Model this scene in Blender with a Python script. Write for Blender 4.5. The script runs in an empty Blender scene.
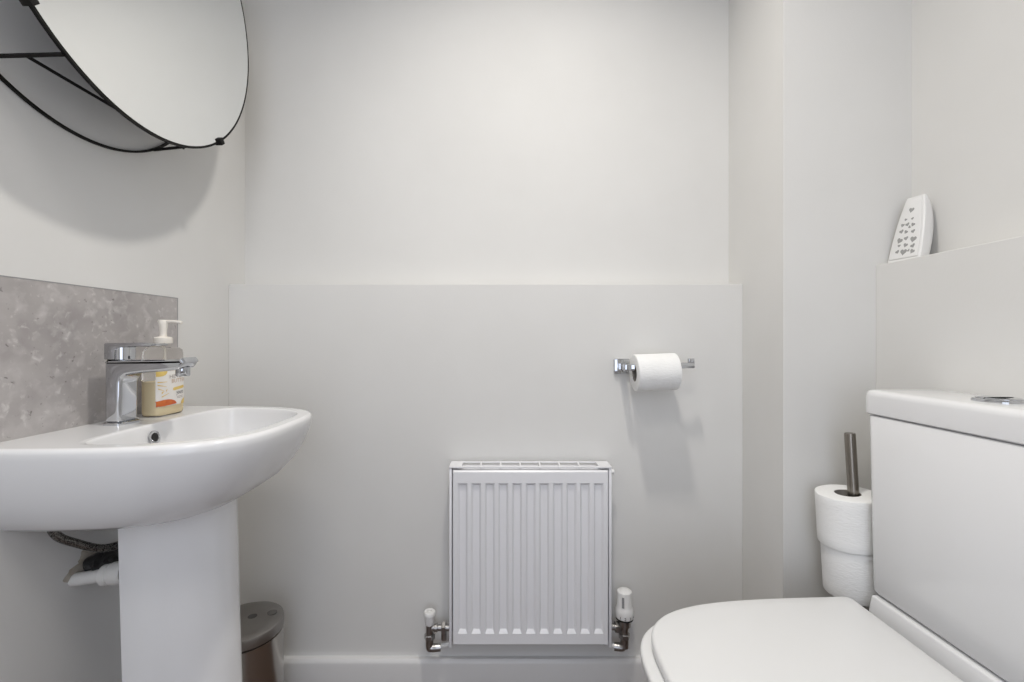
import bpy, bmesh, math, random
from mathutils import Vector, Matrix
random.seed(4)
S = bpy.context.scene
C = S.collection
PI = math.pi

# ------------------------------------------------------------------ camera, world, lights, exposure
CZ = 0.90                                     # eye height
cd = bpy.data.cameras.new('camera')
cd.sensor_width = 36.0
cd.lens = 455.0 / 1024.0 * 36.0               # wide angle
cd.shift_x = 7.0 / 1024.0
cd.shift_y = -1.0 / 1024.0
cd.clip_start = 0.01
cam = bpy.data.objects.new('camera', cd)
cam.location = (0, 0, CZ)
cam.rotation_euler = (PI / 2, 0, 0)
C.objects.link(cam)
S.camera = cam

W = bpy.data.worlds.new('world')
S.world = W
W.use_nodes = True
bg = W.node_tree.nodes['Background']
bg.inputs[0].default_value = (0.80, 0.86, 1.0, 1)
bg.inputs[1].default_value = 1.5


def area(name, loc, target, sx, sy, power, col, shape='RECTANGLE'):
    l = bpy.data.lights.new(name, 'AREA')
    l.shape = shape
    l.size = sx
    l.size_y = sy
    l.energy = power
    l.color = col
    o = bpy.data.objects.new(name, l)
    o.location = loc
    d = Vector(target) - Vector(loc)
    o.rotation_euler = d.to_track_quat('-Z', 'Y').to_euler()
    C.objects.link(o)
    return o


dl = area('downlight', (0.08, 0.61, 2.205), (0.08, 0.61, 0), 0.10, 0.10, 7.5, (1.0, 0.958, 0.895), 'DISK')
dl.data.spread = math.radians(135)
fill_lamp = area('added_fill_by_door', (-0.10, -0.20, 2.205), (-0.10, -0.20, 0), 0.42, 0.42, 7.0, (1.0, 0.962, 0.905), 'DISK')  # soft overhead fill added behind the camera to even out the walls
area('doorway_daylight', (0.02, -0.70, 1.15), (0.12, 1.0, 0.9), 0.72, 1.7, 3.8, (0.78, 0.86, 1.0))

S.view_settings.view_transform = 'Standard'
S.view_settings.look = 'None'
S.view_settings.gamma = 1.0
S.view_settings.exposure = -0.07
S.view_settings.use_curve_mapping = False


# ------------------------------------------------------------------ materials
def srgb(r, g, b):
    f = lambda c: c / 12.92 if c <= 0.04045 else ((c + 0.055) / 1.055) ** 2.4
    return (f(r / 255), f(g / 255), f(b / 255), 1)


def mat(name, col, rough=0.5, metal=0.0, **kw):
    m = bpy.data.materials.new(name)
    m.use_nodes = True
    b = m.node_tree.nodes['Principled BSDF']
    b.inputs['Base Color'].default_value = col
    b.inputs['Roughness'].default_value = rough
    b.inputs['Metallic'].default_value = metal
    for k, v in kw.items():
        b.inputs[k.replace('_', ' ')].default_value = v
    return m


def noise_mat(name, ramp, scale, rough=0.5, metal=0.0, bump=0.0, bump_scale=80, detail=6, stretch=(1, 1, 1), distortion=0.0, rough_var=0.0):
    """principled material whose colour and bump come from object-space noise"""
    m = mat(name, ramp[0][1], rough, metal)
    nt = m.node_tree
    N = nt.nodes
    L = nt.links
    b = N['Principled BSDF']
    tc = N.new('ShaderNodeTexCoord')
    mp = N.new('ShaderNodeMapping')
    mp.inputs['Scale'].default_value = stretch
    L.new(tc.outputs['Object'], mp.inputs['Vector'])
    no = N.new('ShaderNodeTexNoise')
    no.inputs['Scale'].default_value = scale
    no.inputs['Detail'].default_value = detail
    no.inputs['Distortion'].default_value = distortion
    L.new(mp.outputs[0], no.inputs['Vector'])
    cr = N.new('ShaderNodeValToRGB')
    e = cr.color_ramp.elements
    while len(e) < len(ramp):
        e.new(0.5)
    for i, (p, c) in enumerate(ramp):
        e[i].position = p
        e[i].color = c
    L.new(no.outputs['Fac'], cr.inputs['Fac'])
    L.new(cr.outputs[0], b.inputs['Base Color'])
    if rough_var:
        mr = N.new('ShaderNodeMapRange')
        mr.inputs['To Min'].default_value = rough - rough_var
        mr.inputs['To Max'].default_value = rough + rough_var
        L.new(no.outputs['Fac'], mr.inputs['Value'])
        L.new(mr.outputs[0], b.inputs['Roughness'])
    if bump:
        n2 = N.new('ShaderNodeTexNoise')
        n2.inputs['Scale'].default_value = bump_scale
        n2.inputs['Detail'].default_value = 4
        L.new(mp.outputs[0], n2.inputs['Vector'])
        bp = N.new('ShaderNodeBump')
        bp.inputs['Strength'].default_value = bump
        bp.inputs['Distance'].default_value = 0.002
        L.new(n2.outputs['Fac'], bp.inputs['Height'])
        L.new(bp.outputs[0], b.inputs['Normal'])
    return m


M = {}
M['paint'] = noise_mat('wall_paint', [(0.3, (0.707, 0.699, 0.679, 1)), (0.7, (0.729, 0.721, 0.701, 1))], 6, 0.75, bump=0.06, bump_scale=160)
M['ceiling'] = noise_mat('ceiling_paint', [(0.3, (0.76, 0.755, 0.74, 1)), (0.7, (0.78, 0.775, 0.76, 1))], 6, 0.85)
M['gloss_paint'] = noise_mat('gloss_white_paint', [(0.3, (0.70, 0.695, 0.69, 1)), (0.7, (0.72, 0.715, 0.71, 1))], 9, 0.35)
M['floor'] = noise_mat('brown_vinyl_floor', [(0.25, srgb(58, 42, 34)), (0.55, srgb(88, 66, 54)), (0.8, srgb(112, 88, 72))], 5, 0.45, stretch=(1, 9, 1), distortion=0.6)
M['ceramic'] = noise_mat('white_ceramic', [(0.3, (0.775, 0.775, 0.78, 1)), (0.7, (0.79, 0.79, 0.795, 1))], 4, 0.12)
M['seat_plastic'] = noise_mat('white_seat_plastic', [(0.3, (0.745, 0.745, 0.74, 1)), (0.7, (0.755, 0.755, 0.75, 1))], 5, 0.28)
M['radiator'] = noise_mat('radiator_enamel', [(0.3, (0.80, 0.80, 0.82, 1)), (0.7, (0.815, 0.815, 0.835, 1))], 4, 0.35)
M['chrome'] = noise_mat('chrome', [(0.3, (0.53, 0.54, 0.56, 1)), (0.7, (0.57, 0.58, 0.60, 1))], 14, 0.06, 1.0)
M['dull_brass'] = noise_mat('nickel_plate', [(0.3, (0.34, 0.33, 0.32, 1)), (0.7, (0.46, 0.45, 0.44, 1))], 60, 0.28, 1.0)
M['steel'] = noise_mat('brushed_steel', [(0.3, (0.40, 0.38, 0.35, 1)), (0.7, (0.47, 0.45, 0.42, 1))], 12, 0.24, 1.0, stretch=(1, 1, 0.05))
M['lid_steel'] = noise_mat('dull_steel_lid', [(0.3, (0.30, 0.285, 0.27, 1)), (0.7, (0.36, 0.345, 0.33, 1))], 18, 0.38, 1.0)
M['rod_steel'] = noise_mat('rod_steel', [(0.3, (0.24, 0.215, 0.185, 1)), (0.7, (0.36, 0.33, 0.29, 1))], 40, 0.3, 1.0, stretch=(3, 3, 0.1))
M['black_metal'] = noise_mat('black_metal', [(0.3, (0.006, 0.0055, 0.005, 1)), (0.7, (0.010, 0.009, 0.008, 1))], 30, 0.62)
M['black_metal'].node_tree.nodes['Principled BSDF'].inputs['Specular IOR Level'].default_value = 0.2
M['mirror'] = mat('mirror_glass', (0.86, 0.87, 0.86, 1), 0.005, 1.0)
M['black_rubber'] = noise_mat('black_rubber', [(0.3, (0.006, 0.006, 0.006, 1)), (0.7, (0.02, 0.02, 0.02, 1))], 80, 0.45, bump=0.6, bump_scale=240)
M['white_plastic'] = noise_mat('white_plastic', [(0.3, (0.78, 0.775, 0.765, 1)), (0.7, (0.80, 0.795, 0.785, 1))], 8, 0.32)
M['grey_plastic'] = noise_mat('grey_plastic', [(0.3, (0.30, 0.30, 0.31, 1)), (0.7, (0.34, 0.34, 0.35, 1))], 12, 0.4)
M['stud_grey'] = noise_mat('stud_grey', [(0.3, (0.085, 0.08, 0.075, 1)), (0.7, (0.10, 0.095, 0.09, 1))], 40, 0.7)
M['vent_grey'] = noise_mat('vent_grey', [(0.3, (0.30, 0.30, 0.29, 1)), (0.7, (0.36, 0.36, 0.35, 1))], 40, 0.6)
M['pipe_plastic'] = noise_mat('waste_pipe_plastic', [(0.3, (0.66, 0.65, 0.62, 1)), (0.7, (0.74, 0.73, 0.70, 1))], 30, 0.4)
M['putty'] = noise_mat('stained_filler', [(0.3, (0.30, 0.26, 0.20, 1)), (0.7, (0.52, 0.48, 0.42, 1))], 60, 0.85, bump=0.7, bump_scale=90)
M['paper'] = noise_mat('toilet_paper', [(0.3, (0.84, 0.84, 0.83, 1)), (0.7, (0.87, 0.87, 0.86, 1))], 10, 0.95, bump=0.55, bump_scale=110, stretch=(1, 1, 3))
M['card'] = noise_mat('grey_cardboard', [(0.3, (0.24, 0.22, 0.20, 1)), (0.7, (0.30, 0.28, 0.25, 1))], 50, 0.9)
M['cream_soap'] = noise_mat('cream_soap', [(0.3, srgb(240, 222, 182)), (0.7, srgb(244, 228, 190))], 8, 0.4)
M['pump'] = noise_mat('pump_plastic', [(0.3, srgb(228, 222, 212)), (0.7, srgb(234, 229, 220))], 12, 0.4)
M['label_white'] = noise_mat('label_paper', [(0.3, srgb(232, 228, 224)), (0.7, srgb(238, 235, 230))], 30, 0.5)
M['label_yellow'] = noise_mat('label_yellow', [(0.3, srgb(220, 188, 104)), (0.7, srgb(234, 206, 122))], 60, 0.5)
M['label_orange'] = noise_mat('label_orange', [(0.3, srgb(196, 84, 36)), (0.7, srgb(216, 120, 54))], 70, 0.5)
M['label_red'] = noise_mat('label_red', [(0.3, srgb(196, 40, 54)), (0.7, srgb(206, 52, 64))], 30, 0.5)
M['label_grey'] = noise_mat('label_grey_print', [(0.3, srgb(168, 160, 158)), (0.7, srgb(178, 170, 166))], 30, 0.5)
M['label_tan'] = noise_mat('label_tan_print', [(0.3, srgb(196, 168, 146)), (0.7, srgb(206, 180, 158))], 30, 0.5)
M['label_navy'] = noise_mat('label_navy_print', [(0.3, srgb(44, 46, 60)), (0.7, srgb(54, 56, 70))], 30, 0.5)
M['dark'] = mat('dark_hollow', (0.01, 0.01, 0.01, 1), 0.6)
M['dark_print'] = mat('dark_print', (0.05, 0.05, 0.06, 1), 0.5)
M['clear'] = mat('clear_plastic', (0.985, 0.98, 0.96, 1), 0.05, Transmission_Weight=1.0, IOR=1.10)


def stone():
    """grey stone-effect panel: soft clouds, pale scuffs and dark pits"""
    m = noise_mat('grey_stone', [(0.25, srgb(150, 145, 144)), (0.5, srgb(172, 167, 165)), (0.75, srgb(190, 186, 184))], 8, 0.42, detail=12, distortion=0.15)
    nt = m.node_tree
    N, L = nt.nodes, nt.links
    b = N['Principled BSDF']
    src = b.inputs['Base Color'].links[0].from_socket
    tc = N.new('ShaderNodeTexCoord')

    def layer(prev, scale, lo, hi, col, dist, detail=8):
        n = N.new('ShaderNodeTexNoise')
        n.inputs['Scale'].default_value = scale
        n.inputs['Detail'].default_value = detail
        n.inputs['Distortion'].default_value = dist
        L.new(tc.outputs['Object'], n.inputs['Vector'])
        r = N.new('ShaderNodeMapRange')
        r.inputs['From Min'].default_value = lo
        r.inputs['From Max'].default_value = hi
        L.new(n.outputs['Fac'], r.inputs['Value'])
        x = N.new('ShaderNodeMix')
        x.data_type = 'RGBA'
        L.new(r.outputs[0], x.inputs['Factor'])
        L.new(prev, x.inputs[6])
        x.inputs[7].default_value = col
        return x.outputs[2]
    c = layer(src, 45, 0.50, 0.80, srgb(194, 190, 188), 0.3, 14)
    c = layer(c, 12, 0.52, 0.85, srgb(146, 139, 139), 0.3, 12)
    c = layer(c, 90, 0.60, 0.80, srgb(208, 205, 202), 0.5, 10)
    c = layer(c, 120, 0.66, 0.76, srgb(122, 117, 115), 0.4, 4)
    L.new(c, b.inputs['Base Color'])
    return m


M['stone'] = stone()


def braid():
    m = mat('steel_braid', (0.3, 0.29, 0.27, 1), 0.4, 0.9)
    nt = m.node_tree
    N, L = nt.nodes, nt.links
    tc = N.new('ShaderNodeTexCoord')
    v = N.new('ShaderNodeTexVoronoi')
    v.inputs['Scale'].default_value = 520
    L.new(tc.outputs['Object'], v.inputs['Vector'])
    cr = N.new('ShaderNodeValToRGB')
    cr.color_ramp.elements[0].color = (0.30, 0.29, 0.27, 1)
    cr.color_ramp.elements[0].position = 0.2
    cr.color_ramp.elements[1].color = (0.03, 0.03, 0.03, 1)
    cr.color_ramp.elements[1].position = 0.8
    L.new(v.outputs['Distance'], cr.inputs['Fac'])
    L.new(cr.outputs[0], N['Principled BSDF'].inputs['Base Color'])
    return m


M['braid'] = braid()


# ------------------------------------------------------------------ mesh helpers (all in world coordinates)
def origin(o):
    v = Vector((0, 0, 0))
    while o:
        v += o.location
        o = o.parent
    return v


def obj(name, bm, m, parent=None, smooth=35, loc=None):
    bmesh.ops.recalc_face_normals(bm, faces=bm.faces)
    off = origin(parent) if parent else (Vector(loc) if loc else Vector((0, 0, 0)))
    bm.transform(Matrix.Translation(-off))
    me = bpy.data.meshes.new(name)
    if smooth:
        for f in bm.faces:
            f.smooth = True
        lim = math.radians(smooth)
        for e in bm.edges:
            if len(e.link_faces) == 2 and e.calc_face_angle(0) > lim:
                e.smooth = False
    bm.to_mesh(me)
    bm.free()
    me.materials.append(m)
    o = bpy.data.objects.new(name, me)
    C.objects.link(o)
    if parent:
        o.parent = parent
    elif loc:
        o.location = loc
    return o


def tag(o, label, cat, group=None):
    o['label'] = label
    o['category'] = cat
    if group:
        o['group'] = group
    return o


def thing(name, label, cat, loc, group=None):
    o = bpy.data.objects.new(name, None)
    o.empty_display_size = 0.05
    o.location = loc
    C.objects.link(o)
    return tag(o, label, cat, group)


def nb():
    return bmesh.new()


def bx(bm, x0, x1, y0, y1, z0, z1, bev=0.0, seg=2):
    t = bmesh.new()
    vs = [t.verts.new(p) for p in ((x0, y0, z0), (x1, y0, z0), (x1, y1, z0), (x0, y1, z0), (x0, y0, z1), (x1, y0, z1), (x1, y1, z1), (x0, y1, z1))]
    for f in ((0, 3, 2, 1), (4, 5, 6, 7), (0, 1, 5, 4), (1, 2, 6, 5), (2, 3, 7, 6), (3, 0, 4, 7)):
        t.faces.new([vs[i] for i in f])
    if bev:
        bmesh.ops.bevel(t, geom=list(t.edges), offset=bev, segments=seg, affect='EDGES', profile=0.5)
    merge(bm, t)


def merge(bm, t, mtx=None):
    if mtx is not None:
        t.transform(mtx)
    me = bpy.data.meshes.new('tmp')
    t.to_mesh(me)
    t.free()
    bm.from_mesh(me)
    bpy.data.meshes.remove(me)


def loft(bm, rings, cap0=True, cap1=True, closed=True):
    R = [[bm.verts.new(p) for p in r] for r in rings]
    n = len(R[0])
    for a, b in zip(R[:-1], R[1:]):
        for i in range(n if closed else n - 1):
            j = (i + 1) % n
            bm.faces.new((a[i], a[j], b[j], b[i]))
    if cap0:
        bm.faces.new(R[0][::-1])
    if cap1:
        bm.faces.new(R[-1])


def lathe(bm, prof, loc=(0, 0, 0), axis='Z', n=40, mtx=None, cap=True):
    """prof = [(radius, height)]; axis Z, X or Y"""
    t = bmesh.new()
    rings = [[(r * math.cos(2 * PI * k / n), r * math.sin(2 * PI * k / n), h) for k in range(n)] for r, h in prof]
    loft(t, rings, cap, cap)
    if axis == 'X':
        t.transform(Matrix.Rotation(PI / 2, 4, 'Y'))
    if axis == 'Y':
        t.transform(Matrix.Rotation(-PI / 2, 4, 'X'))
    t.transform(Matrix.Translation(loc))
    merge(bm, t, mtx)


def pipe_roll(bm, r_out, r_in, h0, h1, n=64, rnd=0.004):
    """hollow cylinder around Z with rounded outer rims"""
    prof = [(r_in, h0), (r_out - rnd, h0), (r_out - rnd * .3, h0 + rnd * .3), (r_out, h0 + rnd)]
    for k in range(1, 6):
        prof.append((r_out, h0 + rnd + (h1 - h0 - 2 * rnd) * k / 6))
    prof += [(r_out, h1 - rnd), (r_out - rnd * .3, h1 - rnd * .3), (r_out - rnd, h1), (r_in, h1)]
    rings = [[(r * math.cos(2 * PI * k / n), r * math.sin(2 * PI * k / n), h) for k in range(n)] for r, h in prof]
    rings.append(rings[0])
    R = [[bm.verts.new(p) for p in r] for r in rings[:-1]]
    R.append(R[0])
    for a, b in zip(R[:-1], R[1:]):
        for i in range(n):
            j = (i + 1) % n
            bm.faces.new((a[i], a[j], b[j], b[i]))


def smooth_path(pts, sub=10):
    P = [Vector(p) for p in pts]
    P = [P[0] * 2 - P[1]] + P + [P[-1] * 2 - P[-2]]
    out = []
    for i in range(1, len(P) - 2):
        for k in range(sub):
            t = k / sub
            a, b, c, d = P[i - 1], P[i], P[i + 1], P[i + 2]
            out.append(0.5 * ((2 * b) + (c - a) * t + (2 * a - 5 * b + 4 * c - d) * t * t + (3 * b - a - 3 * c + d) * t ** 3))
    out.append(P[-2])
    return out


def tube(bm, pts, r, n=12, closed=False):
    P = [Vector(p) for p in pts]
    rings = []
    up = None
    for i, p in enumerate(P):
        if closed:
            d = P[(i + 1) % len(P)] - P[i - 1]
        else:
            d = P[min(i + 1, len(P) - 1)] - P[max(i - 1, 0)]
        d.normalize()
        if up is None:
            up = Vector((0, 0, 1)) if abs(d.z) < 0.9 else Vector((1, 0, 0))
        up = (up - d * up.dot(d)).normalized()
        s = d.cross(up)
        rings.append([p + (up * math.cos(2 * PI * k / n) + s * math.sin(2 * PI * k / n)) * r for k in range(n)])
    R = [[bm.verts.new(q) for q in rg] for rg in rings]
    if closed:
        R.append(R[0])
    for a, b in zip(R[:-1], R[1:]):
        for i in range(n):
            j = (i + 1) % n
            bm.faces.new((a[i], a[j], b[j], b[i]))
    if not closed:
        bm.faces.new(R[0][::-1])
        bm.faces.new(R[-1])


def prism(bm, poly, y0, y1, bev=0.0, seg=2, plane='XZ'):
    """polygon in XZ pushed along Y (or XY along Z)"""
    t = bmesh.new()
    if plane == 'XZ':
        A = [t.verts.new((x, y0, z)) for x, z in poly]
        B = [t.verts.new((x, y1, z)) for x, z in poly]
    elif plane == 'YZ':
        A = [t.verts.new((y0, x, z)) for x, z in poly]
        B = [t.verts.new((y1, x, z)) for x, z in poly]
    else:
        A = [t.verts.new((x, z, y0)) for x, z in poly]
        B = [t.verts.new((x, z, y1)) for x, z in poly]
    n = len(A)
    t.faces.new(A)
    t.faces.new(B[::-1])
    for i in range(n):
        j = (i + 1) % n
        t.faces.new((A[j], A[i], B[i], B[j]))
    bmesh.ops.recalc_face_normals(t, faces=t.faces)
    if bev:
        ed = [e for e in t.edges if e.calc_face_angle(0) > 0.5]
        bmesh.ops.bevel(t, geom=ed, offset=bev, segments=seg, affect='EDGES', profile=0.5)
    merge(bm, t)


def rrect(x0, x1, y0, y1, r, z, n=8, inset=0.0):
    x0 += inset; x1 -= inset; y0 += inset; y1 -= inset
    r = max(r - inset, 0.001)
    out = []
    for cx, cy, a in ((x1 - r, y1 - r, 0), (x0 + r, y1 - r, PI / 2), (x0 + r, y0 + r, PI), (x1 - r, y0 + r, 3 * PI / 2)):
        for k in range(n + 1):
            t = a + PI / 2 * k / n
            out.append((cx + r * math.cos(t), cy + r * math.sin(t), z))
    return out


def struct(name, m, *boxes, bev=0.0):
    bm = nb()
    for b in boxes:
        bx(bm, *b, bev=bev)
    o = obj(name, bm, m, smooth=0)
    o['kind'] = 'structure'
    return o


# ------------------------------------------------------------------ the room
XL, XR, XRL = -0.718, 0.904, 0.824        # left wall, right wall above and below its ledge
YB, YBL, YP = 1.257, 1.182, 1.011         # back wall above and below its ledge, corner boxing
XP = 0.618                                # left face of the corner boxing
ZB, ZR = 1.0455, 1.066                    # ledge heights
Y0, H = -0.75, 2.22
struct('wall_left', M['paint'], (XL - 0.1, XL, Y0, YB + 0.1, 0, H))
struct('wall_back', M['paint'], (XL, XR + 0.1, YB, YB + 0.1, 0, H))
struct('wall_back_lower', M['paint'], (XL, XP, YBL, YB, 0, ZB), bev=0.0012)
struct('wall_corner', M['paint'], (XP, XR, YP, YB, 0, H))
struct('wall_right', M['paint'], (XR, XR + 0.1, Y0, YB, 0, H))
struct('wall_right_lower', M['paint'], (XRL, XR, Y0, YP, 0, ZR), bev=0.0012)
struct('wall_near', M['paint'], (XL, -0.38, Y0 - 0.1, Y0, 0, H), (0.42, XR, Y0 - 0.1, Y0, 0, H), (-0.38, 0.42, Y0 - 0.1, Y0, 2.02, H))
struct('floor', M['floor'], (XL - 0.1, XR + 0.1, Y0 - 0.9, YB + 0.1, -0.05, 0))
struct('ceiling', M['ceiling'], (XL - 0.1, XR + 0.1, Y0 - 0.1, YB + 0.1, H, H + 0.05))
bm = nb()
prism(bm, [(YBL, 0), (YBL, 0.0800), (YBL - 0.011, 0.0800), (YBL - 0.0165, 0.0745), (YBL - 0.018, 0.069), (YBL - 0.018, 0)], XL, XP, plane='YZ')
o = obj('baseboard_back', bm, M['gloss_paint'])
o['kind'] = 'structure'

# stone-effect splashback panel on the left wall
bm = nb()
bx(bm, XL, XL + 0.0055, 0.56, 0.990, 0.7555, 0.9905)
sp = thing('splashback', 'grey stone-effect splashback panel on the left wall above the basin', 'splashback', (XL, 0.78, 0.7535))
obj('panel', bm, M['stone'], sp, smooth=0)
bm = nb()
bx(bm, XL, XL + 0.0060, 0.9895, 0.9907, 0.7555, 0.9916)
bx(bm, XL, XL + 0.0060, 0.56, 0.9907, 0.9904, 0.9916)
o = obj('edge_strip', bm, M['grey_plastic'], sp, smooth=0)
o['label'] = 'thin dark grey edge strip'

# ------------------------------------------------------------------ round wall mirror on a wire frame with a shelf
XM = -0.600
mc = (0.769, CZ + 0.6405)
RM = 0.289
bc = (0.771, CZ + 0.6285)
RB = 0.286
XB = XL + 0.005
mi = thing('wall_mirror', 'round mirror on a black wire frame standing off the left wall above the basin', 'mirror', (XL, mc[0], mc[1]))
bm = nb()
lathe(bm, [(0.001, -0.0005), (RM - 0.001, -0.0005), (RM - 0.0008, 0.0022), (RM - 0.0012, 0.0025), (0.001, 0.0025)], (XM, mc[0], mc[1]), 'X', 128)
obj('mirror_glass', bm, M['mirror'], mi, smooth=0)
bm = nb()
lathe(bm, [(0.001, -0.005), (RM - 0.004, -0.005), (RM - 0.002, -0.004), (RM - 0.002, -0.0007), (0.001, -0.0007)], (XM, mc[0], mc[1]), 'X', 128)  # unseen black disc, added so the wall behind the mirror goes darker
obj('added_backing', bm, M['black_metal'], mi, smooth=30)['label'] = 'black disc added behind the mirror to darken the gap to the wall'


def ring(x, c, R, w, d, n=144):
    """flat-section hoop: w wide across the disc, d deep along the wall normal"""
    bm = nb()
    rg = []
    for k in range(n):
        t = 2 * PI * k / n
        rg.append([bm.verts.new((x + e, c[0] + (R + q) * math.cos(t), c[1] + (R + q) * math.sin(t))) for e, q in ((-d / 2, -w / 2), (d / 2, -w / 2), (d / 2, w / 2), (-d / 2, w / 2))])
    for k in range(n):
        a, b = rg[k], rg[(k + 1) % n]
        for i in range(4):
            bm.faces.new((a[i], a[(i + 1) % 4], b[(i + 1) % 4], b[i]))
    return bm


obj('front_ring', ring(XM, mc, RM + 0.0012, 0.0042, 0.0048), M['black_metal'], mi)
obj('back_ring', ring(XB - 0.001, bc, RB, 0.0042, 0.0044), M['black_metal'], mi)
zs = CZ + 0.3845                           # height of the wire shelf
hy = math.sqrt(RB * RB - (bc[1] - zs) ** 2) + 0.003
for y in (bc[0] - hy, bc[0] + hy):
    bm = nb()
    tube(bm, [(XB, y, zs + 0.001), (XM - 0.001, y, zs + (0.004 if y < bc[0] else 0.0125))], 0.0028, 10)
    obj('shelf_bar', bm, M['black_metal'], mi)
bm = nb()
tube(bm, [(-0.652, bc[0] - hy, zs + 0.0025), (-0.652, bc[0] + hy, zs + 0.0045)], 0.0024, 10)
obj('shelf_rail', bm, M['black_metal'], mi)
for sz in (-1, 1):
    for sy in (-1, 1):
        a = math.radians(43 if sy < 0 else 39.5)
        y, z = mc[0] + sy * RM * math.sin(a), mc[1] + sz * RM * math.cos(a)
        t = nb()
        bx(t, -0.007, 0.007, -0.0065, 0.0065, -0.008, 0.005, 0.0008)
        bm = nb()
        merge(bm, t, Matrix.Translation((XM + 0.001, y, z)) @ Matrix.Rotation(math.atan2(y - mc[0], -(z - mc[1])), 4, 'X'))
        obj('clip', bm, M['black_metal'], mi)
# two stand-offs at the top tie the frame to the wall
for sy in (-1, 1):
    y = bc[0] + sy * 0.12
    bm = nb()
    tube(bm, [(XB, y, bc[1] + math.sqrt(RB * RB - 0.12 ** 2)), (XM - 0.003, y, mc[1] + math.sqrt(RM * RM - (y - mc[0]) ** 2))], 0.0028, 10)
    obj('standoff', bm, M['black_metal'], mi)

# ------------------------------------------------------------------ pedestal basin
YC = 0.80
ZD = 0.7555                                # deck height
AB, BB = 0.345, 0.203
lerp = lambda A, B, t: [tuple(p + (q - p) * t for p, q in zip(a, b)) for a, b in zip(A, B)]
NB = 192


def radial(poly, c, n):
    """points where rays from c at equal angles meet a closed polygon"""
    out = []
    m = len(poly)
    for k in range(n):
        a = 2 * PI * k / n
        dx, dy = math.cos(a), math.sin(a)
        best = None
        for i in range(m):
            x0, y0 = poly[i][0] - c[0], poly[i][1] - c[1]
            x1, y1 = poly[(i + 1) % m][0] - c[0], poly[(i + 1) % m][1] - c[1]
            ex, ey = x1 - x0, y1 - y0
            den = dx * ey - dy * ex
            if abs(den) < 1e-12:
                continue
            t = (x0 * ey - y0 * ex) / den
            u = (x0 * dy - y0 * dx) / den
            if t > 0 and -1e-9 <= u <= 1 + 1e-9 and (best is None or t > best):
                best = t
        out.append((c[0] + dx * best, c[1] + dy * best))
    return out


def dshape(xw, a, b, n, yc=YC, m=72):
    """wall-backed half superellipse reaching a out of the wall"""
    P = []
    for k in range(m + 1):
        t = -PI / 2 + PI * k / m
        c, s = math.cos(t), math.sin(t)
        P.append((xw + a * abs(c) ** (2 / n), yc + b * math.copysign(abs(s) ** (2 / n), s)))
    return P


def dring(s, z, n=3.4, da=0.0, db=0.0):
    a, b = AB * s + da, BB * s + db
    P = radial(dshape(XL, a, b, n), (XL + 0.45 * a, YC), NB)
    return [(x, y, z) for x, y in P]


def inner_plan():
    """opening of the bowl: straight back edge, front following the rim"""
    c = (-0.4985, YC)
    P = []
    for k in range(NB * 2):
        t = PI * k / NB
        q, w = math.cos(t), math.sin(t)
        n = 5.0
        P.append((c[0] + 0.108 * math.copysign(abs(q) ** (2 / n), q), c[1] + 0.186 * math.copysign(abs(w) ** (2 / n), w)))
    A = radial(P, c, NB)
    B = radial(dshape(XL, AB - 0.021, BB - 0.019, 3.2), c, NB)
    out = []
    for a, b in zip(A, B):
        ra = math.hypot(a[0] - c[0], a[1] - c[1])
        rb = math.hypot(b[0] - c[0], b[1] - c[1])
        p = 16.0
        r = (ra ** -p + rb ** -p) ** (-1 / p)
        out.append(((a[0] - c[0]) * r / ra, (a[1] - c[1]) * r / ra))
    return c, out


INNER = inner_plan()


def iring(s, z):
    c, P = INNER
    return [(c[0] + x * s, c[1] + y * s, z) for x, y in P]


ba = thing('pedestal_basin', 'white ceramic wash basin on a full pedestal below the grey splashback', 'basin', (-0.60, YC, 0))
bm = nb()
d1, i1 = dring(1.0, ZD, da=-0.007, db=-0.007), iring(1.0, ZD)
loft(bm, [dring(0.48, 0.6160), dring(0.60, 0.6175), dring(0.69, 0.622), dring(0.77, 0.632), dring(0.84, 0.648), dring(0.905, 0.671), dring(0.955, 0.698),
          dring(0.985, 0.722), dring(0.998, 0.740), dring(1.0, 0.7485), dring(1.0, 0.7520, da=-0.0012, db=-0.0012), dring(1.0, 0.7545, da=-0.0035, db=-0.0035),
          d1, lerp(d1, i1, 0.08), lerp(d1, i1, 0.3), lerp(d1, i1, 0.5), lerp(d1, i1, 0.7), lerp(d1, i1, 0.92), i1,
          iring(0.990, 0.7547), iring(0.980, 0.7520), iring(0.970, 0.7460), iring(0.950, 0.728), iring(0.915, 0.705), iring(0.84, 0.682), iring(0.70, 0.666), iring(0.5, 0.659), iring(0.22, 0.656)])
obj('bowl', bm, M['ceramic'], ba, smooth=50)
bm = nb()


def uring(z, dx, k=1.0):
    """open-backed pedestal section: outer curve out, inner curve back"""
    out, inn = [], []
    x0, a, b = -0.599 + dx, 0.119 * k, 0.0805 * k
    n = 40
    ph = 0.12
    th = 0.011
    for i in range(n + 1):
        t = -PI / 2 - ph + (PI + 2 * ph) * i / n
        out.append((x0 + a * math.cos(t), YC + b * math.sin(t), z))
        inn.append((x0 + (a - th) * math.cos(t), YC + (b - th) * math.sin(t), z))
    inn.reverse()
    return out + inn


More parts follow.
